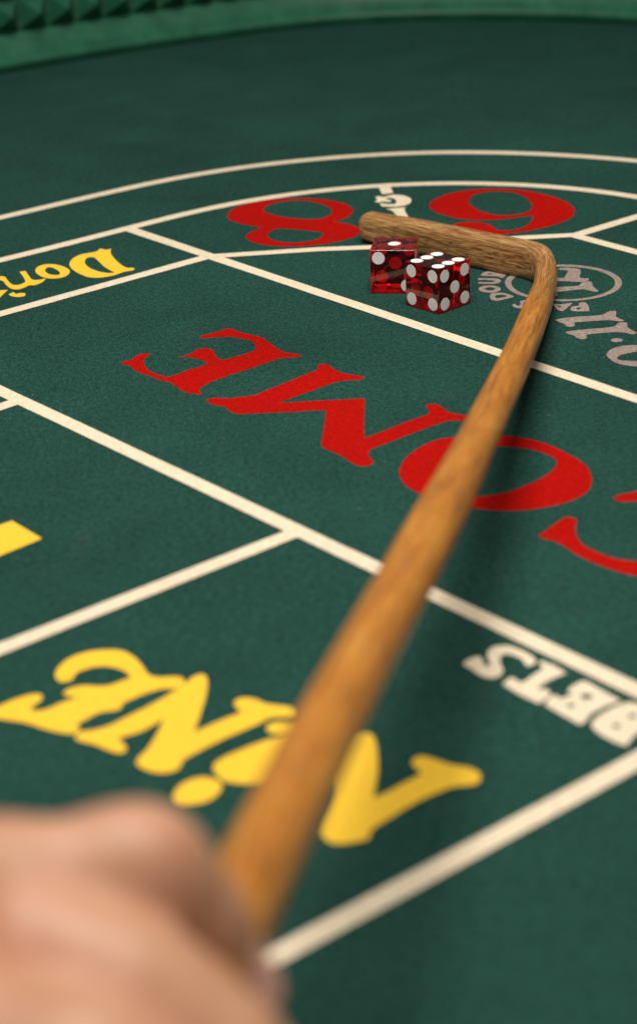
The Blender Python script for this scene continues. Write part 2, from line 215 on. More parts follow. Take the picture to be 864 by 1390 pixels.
["letter","yellow second letter N of the word NINE","yellow",[[[-66.25,456.76,0],[-64.81,459.25,0],[-62.15,459.69,0],[-57.62,461.96,0],[-53.19,466.27,0],[-48.05,471.28,0],[-43.52,476.43,0],[-38.93,482.38,0],[-37.09,485.77,0],[-34.7,487.74,0],[-32.85,485.42,0],[-32.7,476.9,0],[-33.89,466.02,0],[-35.21,456.59,1],[-31.3,459.81,0],[-26.67,463.42,0],[-23.2,466.22,0],[-24.77,469.34,0],[-24.83,472.08,0],[-22.79,473.57,0],[-19.33,472.73,0],[-16.56,470.03,0],[-12.45,468.6,0],[-9.72,467.42,0],[-8.91,464.65,0],[-10.07,462.73,0],[-15.15,462.48,0],[-17.83,460.04,0],[-22.48,456.48,0],[-27.72,452.36,0],[-32.87,447.67,0],[-37.27,443.01,0],[-38.38,438.78,0],[-41.54,437.2,0],[-45.48,438.11,0],[-48.94,441.45,0],[-49.01,444.55,0],[-46.82,449.41,0],[-44.64,457.6,0],[-43.52,464.12,1],[-48.62,458.6,0],[-52.49,456.31,0],[-54.73,454.93,0],[-52.79,451.18,0],[-52.59,448.37,0],[-54.53,447.77,0],[-57.31,449.63,0],[-60.86,452.46,0],[-65.06,454.72,0]]]],
["letter","yellow letter i of the word NINE, partly under the stick","yellow",[[[-29.62,438.71,0],[-28.1,442.29,0],[-24.26,445.73,0],[-17.73,450.28,0],[-11.1,453.61,0],[-9.9,454.29,0],[-13.77,454.22,0],[-15.91,455.56,0],[-15.93,458.57,0],[-13.11,460.06,0],[-8.4,459.67,0],[-3.01,460.16,0],[-1.72,456.76,0],[-5.16,449.28,0],[-9.82,442.1,0],[-13.72,437.47,0],[-16.28,433.43,0],[-18.18,430.82,0],[-22.65,430.69,0],[-27.18,432.71,0]]]],
["letter","yellow dot of the letter i in NINE","yellow",[[[-39.06,426.28,0],[-38.27,429.75,0],[-35.54,433.11,0],[-31.73,434.26,0],[-28.14,432.3,0],[-27.21,428.9,0],[-28.87,424.92,0],[-31.94,422.49,0],[-35.7,421.97,0],[-38.28,423.32,0]]]],
["letter","yellow first letter N of the word NINE","yellow",[[[-2.69,406.97,0],[-1.52,412.63,0],[0.54,420.33,0],[1.53,427.32,0],[-2.02,429.13,0],[-6.5,422.86,0],[-9.23,424.07,0],[-8.65,429.12,0],[-5.26,435.09,0],[1.69,445.26,0],[6.39,449.84,0],[8.78,452.43,0],[11.06,451.69,0],[11.99,446.63,0],[12.03,436.92,0],[11.22,428.62,0],[10.1,421.4,1],[13.75,423.84,0],[18.37,428.07,0],[22.47,431.9,0],[20.75,435.71,0],[20.91,438.35,0],[22.99,440.11,0],[26.26,438.46,0],[30.51,435.26,0],[34.83,433.55,0],[37.09,430.76,0],[36.76,427.17,0],[34.7,425.59,0],[30.27,425.11,0],[26.27,422.88,0],[20.56,418.81,0],[14.86,413.34,0],[9.26,407.51,0],[8.6,404.25,0],[6.44,403.01,0],[2.21,402.2,0],[-0.92,403.08,0]]]],
["letter","cream letter S of the word BETS","cream",[[[37.74,487.31,0],[39.98,490.35,0],[42.37,491.19,0],[43.27,488.77,0],[43.43,485.8,0],[45.07,486.68,0],[44.69,490.6,0],[45.12,493.83,0],[47.14,496.56,0],[50.95,496.9,0],[54.12,494.1,0],[57.1,489.92,0],[57.42,486.27,0],[54.97,484.81,0],[54.13,488.49,0],[51.91,491.02,0],[49.84,492.11,0],[48.3,490.54,0],[47.77,487.09,0],[48.19,483.22,0],[47.06,479.91,0],[44.21,478.89,0],[41.36,481.27,0],[39.49,484.6,0]]]],
["letter","cream letter T of the word BETS","cream",[[[47.3,475.41,1],[49.07,472.46,0],[52.25,468.05,0],[55.89,464.11,1],[57.73,466.23,0],[59.46,469.29,0],[58.38,471.69,0],[56.34,471.86,0],[58.54,474.94,0],[62.66,478.36,0],[65.16,479.77,1],[62.45,484.13,0],[59.08,487.34,1],[58.39,485.45,0],[59.06,483.16,0],[55.26,478.51,0],[53.11,475.86,0],[51.56,476.46,0],[50.62,478.43,0],[49.19,478.08,0]]]],
["letter","cream letter E of the word BETS","cream",[[[57.35,463.09,1],[61.37,457.41,0],[65.14,452.29,1],[66.69,453.9,0],[68.5,457.27,0],[73.12,461.34,0],[77.54,463.68,1],[73.41,469.51,0],[69.6,474.95,0],[67.13,473.75,0],[65.01,471.6,0],[64.24,469.16,0],[65.44,467.87,0],[63.03,466.88,0],[61.77,465.89,0],[60.71,468.26,0],[58.68,466.6,0]],[[67.11,466.82,0],[68.67,468.24,0],[70.55,466.99,0],[69.67,465.6,0],[68.25,465.17,0]],[[62.81,462.37,0],[63.95,463.45,0],[65.2,462.71,0],[64.5,461.51,0],[63.45,461.42,0]]]],
["letter","cream letter B of the word BETS","cream",[[[68.2,452.91,0],[70.65,456.65,0],[73.75,459.5,0],[76.79,461.76,0],[80.07,462.57,0],[82.82,460.1,0],[86.42,454.93,1],[83.64,451.66,0],[79.96,448.07,0],[77.12,444.05,0],[75.31,440.83,1],[72.99,442.69,0],[70.4,445.85,0],[68.5,449.42,0]],[[75.36,450.77,0],[75.06,450.13,0],[74.48,449.77,0],[73.83,449.82,0],[73.37,450.27,0],[73.27,450.94,0],[73.57,451.57,0],[74.15,451.94,0],[74.8,451.88,0],[75.26,451.44,0]],[[80.31,455.42,0],[79.99,454.78,0],[79.35,454.42,0],[78.65,454.47,0],[78.14,454.93,0],[78.03,455.61,0],[78.35,456.26,0],[78.99,456.62,0],[79.7,456.56,0],[80.2,456.11,0]]]],
["letter","mauve grey ring round the numeral 2 of the field box","grey",[[[132.19,815.42,0],[131.29,811.59,0],[129.83,807.97,0],[127.84,804.64,0],[125.38,801.67,0],[122.51,799.13,0],[119.3,797.07,0],[115.83,795.54,0],[112.16,794.57,0],[108.4,794.17,0],[104.63,794.37,0],[100.92,795.15,0],[97.37,796.49,0],[94.06,798.38,0],[91.06,800.77,0],[88.45,803.6,0],[86.29,806.82,0],[84.64,810.35,0],[83.54,814.11,0],[83.03,818.02,0],[83.12,821.98,0],[83.83,825.89,0],[85.14,829.65,0],[87.02,833.16,0],[89.44,836.34,0],[92.33,839.09,0],[95.62,841.35,0],[99.24,843.04,0],[103.08,844.12,0],[107.04,844.55,0],[111.03,844.34,0],[114.92,843.47,0],[118.63,841.98,0],[122.05,839.91,0],[125.09,837.32,0],[127.68,834.27,0],[129.75,830.86,0],[131.27,827.17,0],[132.18,823.3,0],[132.49,819.35,0]],[[129.32,815.7,0],[128.53,812.29,0],[127.24,809.05,0],[125.48,806.07,0],[123.3,803.41,0],[120.75,801.14,0],[117.9,799.29,0],[114.81,797.92,0],[111.56,797.04,0],[108.21,796.69,0],[104.85,796.86,0],[101.56,797.56,0],[98.41,798.76,0],[95.47,800.45,0],[92.81,802.58,0],[90.5,805.11,0],[88.59,807.99,0],[87.13,811.14,0],[86.17,814.5,0],[85.73,817.99,0],[85.82,821.51,0],[86.46,824.99,0],[87.63,828.34,0],[89.3,831.47,0],[91.45,834.29,0],[94.01,836.73,0],[96.93,838.73,0],[100.13,840.24,0],[103.53,841.19,0],[107.03,841.58,0],[110.56,841.39,0],[114.0,840.63,0],[117.28,839.31,0],[120.3,837.48,0],[122.99,835.18,0],[125.29,832.48,0],[127.13,829.45,0],[128.47,826.17,0],[129.3,822.73,0],[129.58,819.21,0]]]],
["numeral","mauve grey numeral 2 inside the field ring","grey",[[[108.14,838.83,0],[111.51,839.9,0],[114.59,838.71,0],[117.06,836.54,0],[117.04,832.3,0],[115.59,825.01,0],[119.17,823.64,1],[118.5,820.48,0],[114.72,819.23,0],[109.48,820.66,0],[103.42,822.95,0],[103.78,825.86,0],[108.98,825.61,1],[110.58,830.92,0],[111.83,835.28,0],[109.28,836.84,0]]]],
["numeral","mauve grey numeral 1 inside the field ring","grey",[[[102.19,812.89,0],[108.55,813.49,0],[113.59,814.27,0],[116.05,819.05,0],[119.59,818.57,0],[119.45,812.77,0],[120.96,806.1,1],[119.44,804.87,0],[116.68,807.38,0],[114.68,809.08,0],[110.1,808.25,0],[103.63,806.53,0],[103.29,802.04,1],[101.33,802.3,0],[100.7,808.06,0]]]],
["letter","mauve grey letter P of the word PAYS","grey",[[[106.2,783.68,0],[107.07,786.97,0],[110.04,787.96,0],[110.84,791.29,0],[113.17,791.68,0],[114.02,786.76,0],[113.34,780.33,1],[108.62,780.67,0],[106.21,782.06,0]],[[110.49,784.22,0],[110.09,783.31,0],[109.37,783.0,0],[108.76,783.48,0],[108.61,784.46,0],[109.01,785.37,0],[109.73,785.67,0],[110.35,785.2,0]]]],
["letter","mauve grey letter A of the word PAYS","grey",[[[99.63,792.05,1],[102.53,790.71,0],[107.95,791.94,1],[107.21,789.69,0],[103.77,783.32,0],[102.26,781.75,0],[100.77,783.7,0]],[[102.82,787.52,0],[102.54,786.88,0],[102.02,786.67,0],[101.57,787.01,0],[101.45,787.7,0],[101.73,788.34,0],[102.25,788.55,0],[102.71,788.21,0]]]],
["letter","mauve grey letter S of the word PAYS","grey",[[[83.2,792.44,0],[84.48,793.5,0],[84.99,790.99,0],[86.72,792.59,0],[86.73,796.28,0],[88.86,797.85,0],[90.72,796.99,0],[90.06,794.61,0],[88.59,795.42,0],[87.68,792.47,0],[88.56,789.92,0],[87.72,787.6,0],[84.67,787.99,0],[83.33,789.99,0]]]],
["letter","mauve grey letter D of the word DOUBLE","grey",[[[75.01,804.65,0],[75.95,808.3,0],[78.22,809.27,0],[81.65,807.93,0],[84.93,803.35,0],[82.93,801.11,0],[80.03,799.63,0],[77.33,798.12,0],[75.37,800.23,0]],[[77.15,804.37,0],[78.28,805.85,0],[80.65,805.79,0],[82.05,804.1,0],[79.91,802.38,0],[77.49,801.82,0]]]],
["letter","mauve grey letter O of the word DOUBLE","grey",[[[80.5,813.8,0],[80.12,812.31,0],[79.32,811.03,0],[78.19,810.09,0],[76.84,809.56,0],[75.39,809.51,0],[73.98,809.94,0],[72.75,810.81,0],[71.83,812.02,0],[71.29,813.48,0],[71.2,815.04,0],[71.56,816.53,0],[72.35,817.83,0],[73.48,818.79,0],[74.85,819.33,0],[76.32,819.38,0],[77.74,818.94,0],[78.97,818.06,0],[79.89,816.83,0],[80.42,815.36,0]],[[78.08,814.38,0],[77.92,813.73,0],[77.57,813.17,0],[77.07,812.76,0],[76.47,812.53,0],[75.83,812.51,0],[75.21,812.69,0],[74.67,813.07,0],[74.26,813.61,0],[74.02,814.25,0],[73.98,814.92,0],[74.14,815.58,0],[74.49,816.14,0],[74.99,816.56,0],[75.59,816.79,0],[76.24,816.81,0],[76.86,816.62,0],[77.4,816.24,0],[77.81,815.7,0],[78.04,815.06,0]]]],
["letter","mauve grey letter U of the word DOUBLE","grey",[[[72.32,829.86,1],[75.73,829.4,0],[80.09,828.42,0],[81.63,825.58,0],[80.71,822.43,0],[77.78,821.26,0],[71.67,822.6,1],[71.86,824.66,1],[77.21,823.68,0],[79.15,824.99,0],[77.47,826.4,0],[72.11,827.51,1]]]],
["letter","mauve grey letter B of the word DOUBLE","grey",[[[73.64,833.27,1],[74.75,836.46,0],[76.17,838.55,0],[78.63,838.62,0],[84.35,834.49,0],[83.75,830.57,0],[82.57,829.01,0],[80.37,831.29,0]],[[78.88,834.83,0],[78.52,834.21,0],[77.79,834.04,0],[77.1,834.41,0],[76.87,835.1,0],[77.22,835.71,0],[77.96,835.89,0],[78.65,835.52,0]]]],
["numeral","mauve grey first numeral 1 of the field number 11","grey",[[[98.16,771.09,1],[100.85,772.66,0],[106.41,773.88,0],[112.72,774.36,0],[117.4,775.05,0],[119.82,777.32,0],[121.8,779.41,0],[123.86,779.14,0],[123.82,776.16,0],[123.15,771.75,0],[125.72,766.96,1],[123.91,765.92,0],[120.86,767.58,0],[118.46,768.13,0],[113.87,767.83,0],[107.61,767.35,0],[105.45,766.61,0],[105.2,763.25,0],[103.78,761.8,0],[102.01,762.4,0],[101.19,765.64,0],[99.48,768.38,0]]]],
["numeral","mauve grey second numeral 1 of the field number 11","grey",[[[100.34,755.79,1],[103.38,757.26,0],[110.5,758.47,0],[117.15,759.25,0],[120.64,760.68,0],[122.32,763.6,0],[123.72,764.69,0],[126.31,764.11,0],[125.68,758.8,0],[128.21,751.7,1],[126.3,749.86,0],[123.44,752.29,0],[119.54,753.39,0],[113.78,752.88,0],[109.61,752.18,0],[108.05,751.15,0],[107.92,748.13,0],[106.43,746.74,0],[104.38,747.96,0],[103.38,751.12,0],[101.62,753.17,0]]]],
["letter","mauve grey dot between the field numbers","grey",[[[121.37,743.7,0],[121.15,743.02,0],[120.73,742.44,0],[120.15,742.0,0],[119.46,741.77,0],[118.74,741.74,0],[118.05,741.94,0],[117.46,742.33,0],[117.03,742.89,0],[116.8,743.55,0],[116.79,744.26,0],[117.01,744.94,0],[117.43,745.53,0],[118.01,745.96,0],[118.7,746.2,0],[119.42,746.22,0],[120.12,746.03,0],[120.71,745.63,0],[121.14,745.07,0],[121.37,744.4,0]]]],
["numeral","mauve grey numeral 0 of the field number 10","grey",[[[112.66,727.45,0],[114.39,732.47,0],[117.25,735.64,0],[121.13,737.53,0],[126.08,737.51,0],[129.7,736.24,0],[133.63,731.3,0],[133.81,725.47,0],[131.69,720.0,0],[127.88,715.94,0],[123.61,713.64,0],[119.89,714.64,0],[116.33,716.75,0],[113.86,721.01,0]],[[116.02,723.6,0],[117.89,726.82,0],[121.34,728.72,0],[124.87,730.03,0],[128.69,730.15,0],[130.34,728.21,0],[129.19,723.73,0],[126.8,721.16,0],[123.23,719.88,0],[120.04,720.49,0],[117.02,721.2,0]]]]]
LINES=[
["cream line along the near side of the COME box",[[-309.4,949.04],[272.37,236.4]],0],
["cream line along the far side of the COME box",[[-84.06,926.47],[306.5,447.72]],0],
["cream line on the left side of the NINE box",[[-323.09,315.13],[-7.72,577.87]],0],
["cream line between the Don't strip and the COME box",[[-363.51,617.9],[-45.94,877.84]],0],
["cream line on the near side of the NINE box",[[170.24,509.64],[-396.92,47.7]],0],
["short cream line at the left edge reaching the COME box",[[-336.63,494.19],[-110.55,704.99]],0],
["cream arc bounding the big corner on its far side",[[-380.13,703.8],[-141.26,885.3],[-112.2,907.38],[-101.14,916.45],[-83.37,929.19],[-67.23,946.27],[-49.48,960.3],[-22.08,975.21],[8.96,984.49],[22.05,988.61],[59.97,990.16],[97.26,983.59],[133.06,969.49],[160.5,950.3],[200,905],[250,848],[305,781],[365,708]],1],
["outer cream arc nearest the table wall",[[-388.12,773.58],[-150.46,956.66],[-124.9,976.35],[-98.44,996.93],[-80.21,1011.47],[-61.44,1024.15],[-42.14,1033.17],[-12.59,1043.18],[10.16,1047.36],[43.99,1052.13],[83.84,1049.47],[122.48,1038.35],[171.29,1016.97],[225,975],[275,925],[330,860],[385,793]],1],
["cream line between the big corner and the field box",[[-44.28,878.06],[4.31,882.06],[27.82,881.85],[94.88,886.93],[122.71,887.99]],0],
["cream line forking away from the field box to the wall",[[121.21,886.91],[154.51,913.27],[201.75,948.36]],0],
["cream line forking along the field box",[[120.7,888.16],[145.51,857.61],[300,668],[380,570]],0]]
RIM=[[-193.89,1293.52],[-148.56,1325.44],[-97.97,1357.21],[-53.09,1382.55],[1.66,1407.8],[39.42,1417.41],[82.55,1416.19],[119.92,1411.29],[158.9,1402.22],[196.54,1387.02],[228.36,1369.8]]
STICK=[[28.91,891.19,7.4],[31.34,888.8,7.4],[49.83,871.7,7.4],[71.58,851.07,7.4],[86.4,837.49,7.4],[95.07,829.31,7.4],[99.14,820.84,7.4],[99.1,807.45,7.4],[95.21,785.18,7.4],[85.7,736.81,13.81],[72.86,673.22,22.23],[55.27,590.07,33.29],[40.61,523.56,42.23],[23.07,445.18,53.0],[11.52,393.56,60.36],[-1.48,335.66,69.13],[-11.25,286.67,77.22],[-16.69,256.96,82.59],[-20.81,235.66,86.23],[-23.06,224.04,88.22]]
DIE1=[36.2936,823.3734,-0.1423]
DIE2=[52.8046,797.5681,0.747]
HAND={"thumb":[[[-56.5,206.3,98.8],15],[[-55.2,235.5,101.8],13.5],[[-51.3,239.7,101.2],12.6],[[-38.4,242.4,101.6],10.0],[[-28.7,244.5,100.5],11.9],[[-22.9,245.1,92.1],10.3],[[-19.0,245.3,81.8],9.2]],"index":[[[-66.5,195.7,92.9],9],[[-54.4,234.3,89.8],11],[[-48.8,231.6,74.9],9.5],[[-38.2,228.6,68.9],9.0],[[-24.4,225.9,68.5],8.5],[[-13.6,223.6,72.1],8.0],[[-8.7,223.1,80.1],7.2]],"middle":[[[-68.3,186.0,94.6],9],[[-56.6,216.6,92.9],11.33],[[-52.0,214.1,78.0],9.79],[[-41.4,211.0,71.5],9.27],[[-27.6,208.4,71.0],8.76],[[-16.8,206.2,75.2],8.24],[[-11.8,205.7,83.3],7.42]],"ring":[[[-70.1,176.4,96.4],9],[[-58.8,199.0,96.1],11],[[-55.2,196.7,81.2],9.5],[[-44.5,193.7,75.2],9.0],[[-30.8,191.1,74.8],8.5],[[-20.0,188.7,78.4],8.0],[[-15.0,188.2,86.4],7.2]],"little":[[[-71.9,166.7,98.1],9],[[-61.0,181.4,99.3],9.57],[[-58.4,179.3,84.3],8.27],[[-47.7,176.7,80.8],7.83],[[-33.9,174.1,80.4],7.39],[[-23.2,171.3,81.5],6.96],[[-18.2,170.8,89.6],6.26]],"palm":[[[-44.5,243.8,89.8],12],[[-49.8,226.1,89.1],15],[[-59.7,205.3,90.0],17]],"lower_palm":[[[-43.5,243.9,79.6],10],[[-51.9,208.9,77.9],13],[[-61.8,188.1,83.9],15]],"heel":[[[-43.9,230.8,98.2],12],[[-28.8,224.3,94.8],12],[[-17.4,219.8,87.1],11]],"heel2":[[[-51.9,209.1,96.1],15],[[-32.9,201.8,97.8],14],[[-21.3,198.5,90.9],12]],"web":[[[-43.2,245.2,87.5],12],[[-36.4,238.3,90.5],9.5],[[-31.4,232.3,85.3],9]],"web2":[[[-48.6,216.2,92.8],13],[[-36.7,214.4,94.7],10]],"arm":[[[-60.4,201.3,89.7],19],[[-74.5,174.5,92.8],21],[[-94.6,142.4,95.0],25],[[-134.7,78.6,101.3],33],[[-174.8,15.2,109.6],38]]}
# ------------------------------------------------------------------ craps table
table=empty('craps_table',(0,0.7,0))
tag(table,'green felt craps table with printed betting layout and low studded rubber wall','craps table')
def part(name,me,mat,parent,label=None):
    o=link(name,me,mat,parent); o.matrix_parent_inverse=Matrix.Identity(4)
    # table parts are modelled in table-plane coordinates
    if parent is table: o.location=(0,-0.7,0)
    if label: o['label']=label
    return o
ext_l=[(RIM[0][0]-.80*d,RIM[0][1]-.60*d) for d in (900,600,380,220,110,50)]
ext_r=[(256,1350),(292,1318),(330,1272),(362,1215),(385,1150),(398,1070),(402,980),(404,800),(404,500),(404,200),(404,-300)]
rim=crom(ext_l+[tuple(r) for r in RIM]+ext_r,False,6)
# even out the spacing
def resample(P,step):
    out=[Vector(P[0])]; acc=0
    for a,b in zip(P,P[1:]):
        a,b=Vector(a),Vector(b); L=(b-a).length
        if L<1e-6: continue
        t=step-acc
        while t<=L: out.append(a+(b-a)*(t/L)); t+=step
        acc=(acc+L)%step
    return out
rp=resample(rim,9.5)
for _ in range(30): rp=[rp[0]]+[(rp[i-1]+rp[i]*2+rp[i+1])/4 for i in range(1,len(rp)-1)]+[rp[-1]]
def nrm(i):
    d=(rp[min(i+1,len(rp)-1)]-rp[max(i-1,0)]).normalized(); return Vector((-d.y,d.x))    # outward
nr=[nrm(i) for i in range(len(rp))]
# felt: dense enough sheet, gently uneven like stretched baize
def felt_mesh():
    v=[];f=[]; nx,ny=110,130; x0,x1,y0,y1=-1000,560,-320,1500
    for j in range(ny+1):
        for i in range(nx+1):
            x=x0+(x1-x0)*i/nx; y=y0+(y1-y0)*j/ny; v.append((x*MM,y*MM,0))
    for j in range(ny):
        for i in range(nx):
            a=j*(nx+1)+i; f.append((a,a+1,a+nx+2,a+nx+1))
    return mesh('felt',v,f)
felt=part('felt',felt_mesh(),M['felt'],table,'dark green baize with worn nap')
COLS={k:M[k] for k in ('red','yellow','cream','grey')}
for name,label,col,rings in PRINT:
    me=filled([crom(r) for r in rings])
    o=link(name,me,COLS[col],felt); o.location=(0,0,layer()); o['label']=label
W0=6.3
for label,pts,sm in LINES:
    P=crom([tuple(x) for x in pts],False,8) if sm else pts
    P=[Vector(x) for x in P]; v=[];f=[]
    if sm:
        P=resample([tuple(x) for x in P],6.0)
        for _ in range(60): P=[P[0]]+[(P[i-1]+P[i]*2+P[i+1])/4 for i in range(1,len(P)-1)]+[P[-1]]
    if not sm: # subdivide for a hand-screened wobble
        Q=[]
        for a,b in zip(P,P[1:]):
            n=max(2,int((b-a).length/14)); Q+=[a+(b-a)*(k/n) for k in range(n)]
        P=Q+[P[-1]]
    w=W0 if 'COME' in label or 'NINE' in label or 'arc' in label else 6.0
    for i,p in enumerate(P):
        d=(P[min(i+1,len(P)-1)]-P[max(i-1,0)]).normalized(); n=Vector((-d.y,d.x))
        a=w/2+random.uniform(-.09,.09); b=w/2+random.uniform(-.09,.09)
        v+=[(*( (p+n*a)*MM),0),(*((p-n*b)*MM),0)]
        if i: f.append((2*i-2,2*i-1,2*i+1,2*i))
    me=mesh('line',v,f); me.flip_normals()
    if me.polygons[0].normal.z<0: me.flip_normals()
    o=link('boundary_line',me,M['cream'],felt); o.location=(0,0,layer()); o['label']=label
# curb strip along the foot of the wall
prof=[(3.0,-.5),(1.6,1.6),(.3,3.8),(0.0,5.6),(.8,7.2),(3.0,8.6),(8,11.6),(12,17.0),(14,20.5),(14.8,21.6),(16.2,22.0),(24,22.0)]
def sweep(prof,name):
    v=[];f=[]; k=len(prof)
    for i,p in enumerate(rp):
        for (n,z) in prof:
            q=p+nr[i]*n; v.append((q.x*MM,q.y*MM,z*MM))
        if i:
            for j in range(k-1):
                a=(i-1)*k+j; f.append((a,a+1,a+k+1,a+k))
    me=mesh(name,v,f)
    for pl in me.polygons: pl.use_smooth=True
    return me
def flipfix(me,ref):  # outward faces towards the table
    return me
part('curb_strip',sweep(prof,'curb'),M['rubber'],table,'smooth green rubber strip at the foot of the wall')
wall=part('rubber_wall',sweep([(16.0,20),(16.0,86),(17,90),(20,94),(26,97),(40,98),(60,96),(66,90),(68,80),(68,-60)],'wall'),M['rubber'],table,'green rubber wall lined with rows of pyramid studs')
PS=20.8
def pyramid():
    h=10.4; d=11.5
    v=[(-h,0,-h),(h,0,-h),(h,0,h),(-h,0,h)]
    t=.5
    tip=[(-t,-d,-t),(t,-d,-t),(t,-d,t),(-t,-d,t)]
    vv=[(x*MM,y*MM,z*MM) for x,y,z in v+tip]
    me=mesh('pyramid',vv,[(0,1,5,4),(1,2,6,5),(2,3,7,6),(3,0,4,7),(4,5,6,7)])
    me.materials.append(M['stud']); return me
pm=pyramid()
pp=resample([tuple(p+nr[i]*15.9) for i,p in enumerate(rp)],PS)
cnt=0
for row in range(3):
    for i in range(1,len(pp)-1):
        p=pp[i]; 
        if p.y<900 and p.x>0: continue
        if p.x<-620: continue
        d=(pp[i+1]-pp[i-1]).normalized()
        o=link('pyramid',pm,None,wall); o.location=(p.x*MM,p.y*MM,(23.4+10.4+row*PS)*MM); o.rotation_euler=(0,0,math.atan2(d.y,d.x)); cnt+=1
print('pyramids',cnt)
# ------------------------------------------------------------------ dealer's stick
def stick():
    P=[Vector(a) for a in STICK]; pts=[]
    n=14
    for i in range(len(P)-1):
        p0=P[i-1] if i else P[i]*2-P[i+1]; p3=P[i+2] if i+2<len(P) else P[i+1]*2-P[i]
        for k in range(n):
            t=k/n; pts.append(.5*((2*P[i])+(-p0+P[i+1])*t+(2*p0-5*P[i]+4*P[i+1]-p3)*t*t+(-p0+3*P[i]-3*P[i+1]+p3)*t**3))
    pts.append(P[-1])
    q=[Vector((p.x,p.y,p.z)) for p in pts]; s=[0]
    for a,b in zip(q,q[1:]): s.append(s[-1]+(b-a).length)
    # arc-length resample
    out=[];L=s[-1];m=int(L/2.2);j=0
    for i in range(m+1):
        d=L*i/m
        while j<len(s)-2 and s[j+1]<d: j+=1
        t=(d-s[j])/max(1e-9,s[j+1]-s[j]); out.append(q[j].lerp(q[j+1],t))
    for _ in range(1): out=[out[0]]+[(out[i-1]+out[i]*2+out[i+1])/4 for i in range(1,m)]+[out[m]]
    # section: width, height, squareness against distance from the head end (mm)
    K=[(0,11.5,13.2,2.9),(30,11.0,14.8,3.8),(60,11.0,15.6,4.2),(92,10.2,16.0,3.8),(108,9.2,14.0,2.8),(135,9.4,12.4,2.5),(170,10.6,12.0,2.3),(215,11.4,11.6,2.1),(320,11.9,11.9,2.0),(480,13.6,13.6,2.0),(2000,14.2,14.2,2.0)]
    def sec(d):
        for a,b in zip(K,K[1:]):
            if d<=b[0]:
                t=(d-a[0])/(b[0]-a[0]); t=t*t*(3-2*t); return [a[k]+(b[k]-a[k])*t for k in (1,2,3)]
        return K[-1][1:]
    NS=40; v=[];uv=[];rings=[]
    up=Vector((0,0,1))
    def ring(c,T,w,h,e,d,wob=1):
        side=T.cross(up).normalized(); u2=side.cross(T).normalized(); r=[]
        for k in range(NS+1):
            a=2*math.pi*k/NS; ca,sa=math.cos(a),math.sin(a)
            x=abs(ca)**(2/e)*(1 if ca>=0 else -1)*w/2; y=abs(sa)**(2/e)*(1 if sa>=0 else -1)*h/2
            if k<NS: v.append((c+side*x+u2*y)*MM); r.append(len(v)-1)
            uv.append((a*5.8,d))
        rings.append((r,len(uv)-NS-1))
    # rounded far end
    T0=(out[1]-out[0]).normalized(); w,h,e=sec(0)
    for k in range(7):
        a=math.pi/2*(k/7); rr=math.sin(a)**.8 if k else 0.02
        ring(out[0]-T0*5.2*math.cos(a),T0,w*max(rr,.05),h*max(rr,.05),e-.7*(1-rr),-5.2*math.cos(a))
    for i,c in enumerate(out):
        T=(out[min(i+1,m)]-out[max(i-1,0)]).normalized(); d=L*i/m; w,h,e=sec(d)
        g=1+.010*math.sin(d/23)+.008*math.sin(d/9.1+1)+.012*math.sin(d/61)
        ring(c+Vector((.12*math.sin(d/31),.1*math.sin(d/17),0)),T,w*g,h*(2-g),e,d)
    w,h,e=sec(L); T=(out[-1]-out[-2]).normalized()
    for k in range(1,6):
        a=math.pi/2*k/5; ring(out[-1]+T*4*math.sin(a),T,w*max(math.cos(a),.03),h*max(math.cos(a),.03),e,L+4*math.sin(a))
    f=[];fu=[]
    for (a,ua),(b,ub) in zip(rings,rings[1:]):
        for k in range(NS):
            k2=(k+1)%NS; f.append((a[k],a[k2],b[k2],b[k])); fu.append((ua+k,ua+k+1,ub+k+1,ub+k))
    f.append(tuple(reversed(rings[0][0]))); fu.append(tuple(range(rings[0][1],rings[0][1]+NS)))
    f.append(tuple(rings[-1][0])); fu.append(tuple(range(rings[-1][1],rings[-1][1]+NS)))
    o0=Vector(STICK[7])*MM; o0.z=0
    me=mesh('stick',[x-o0 for x in v],f); ul=me.uv_layers.new(name='UVMap')
    for pl,uu in zip(me.polygons,fu):
        pl.use_smooth=True
        for li,k in zip(pl.loop_indices,uu): ul.data[li].uv=uv[k]
    bm=bmesh.new(); bm.from_mesh(me); bmesh.ops.recalc_face_normals(bm,faces=bm.faces); bm.to_mesh(me); bm.free()
    o=link('dealer_stick',me,M['wood'],None,o0)
    return tag(o,'long worn brown wooden stick with a bent head, held at its near end','dealer stick')
stick()
# ------------------------------------------------------------------ dice
A=19.05; PO=6.0; PR=2.68
FACES={1:[(0,0)],2:[(-1,1),(1,-1)],3:[(-1,1),(0,0),(1,-1)],4:[(-1,-1),(-1,1),(1,-1),(1,1)],5:[(-1,-1),(-1,1),(1,-1),(1,1),(0,0)],6:[(-1,-1),(-1,1),(0,-1),(0,1),(1,-1),(1,1)]}
def die_body():
    me=bpy.data.meshes.new('die_body'); bm=bmesh.new(); bmesh.ops.create_cube(bm,size=A*MM)
    bmesh.ops.bevel(bm,geom=list(bm.edges),offset=.36*MM,segments=3,profile=.5,affect='EDGES'); bm.to_mesh(me); bm.free()
    for p in me.polygons: p.use_smooth=False
    return me
def pip_mesh():
    bm=bmesh.new(); n=32; top=[];e=[];b=[]
    r=PR*MM
    for k in range(n):
        a=2*math.pi*k/n; c,s=math.cos(a),math.sin(a)
        top.append(bm.verts.new((c*r,s*r,.03*MM))); b.append(bm.verts.new((c*r,s*r,-.45*MM)))
    bm.faces.new(top); bm.faces.new(list(reversed(b)))
    for k in range(n): bm.faces.new((top[k],b[k],b[(k+1)%n],top[(k+1)%n]))
    me=bpy.data.meshes.new('pip'); bm.normal_update(); bm.to_mesh(me); bm.free(); me.materials.append(M['pip']); return me
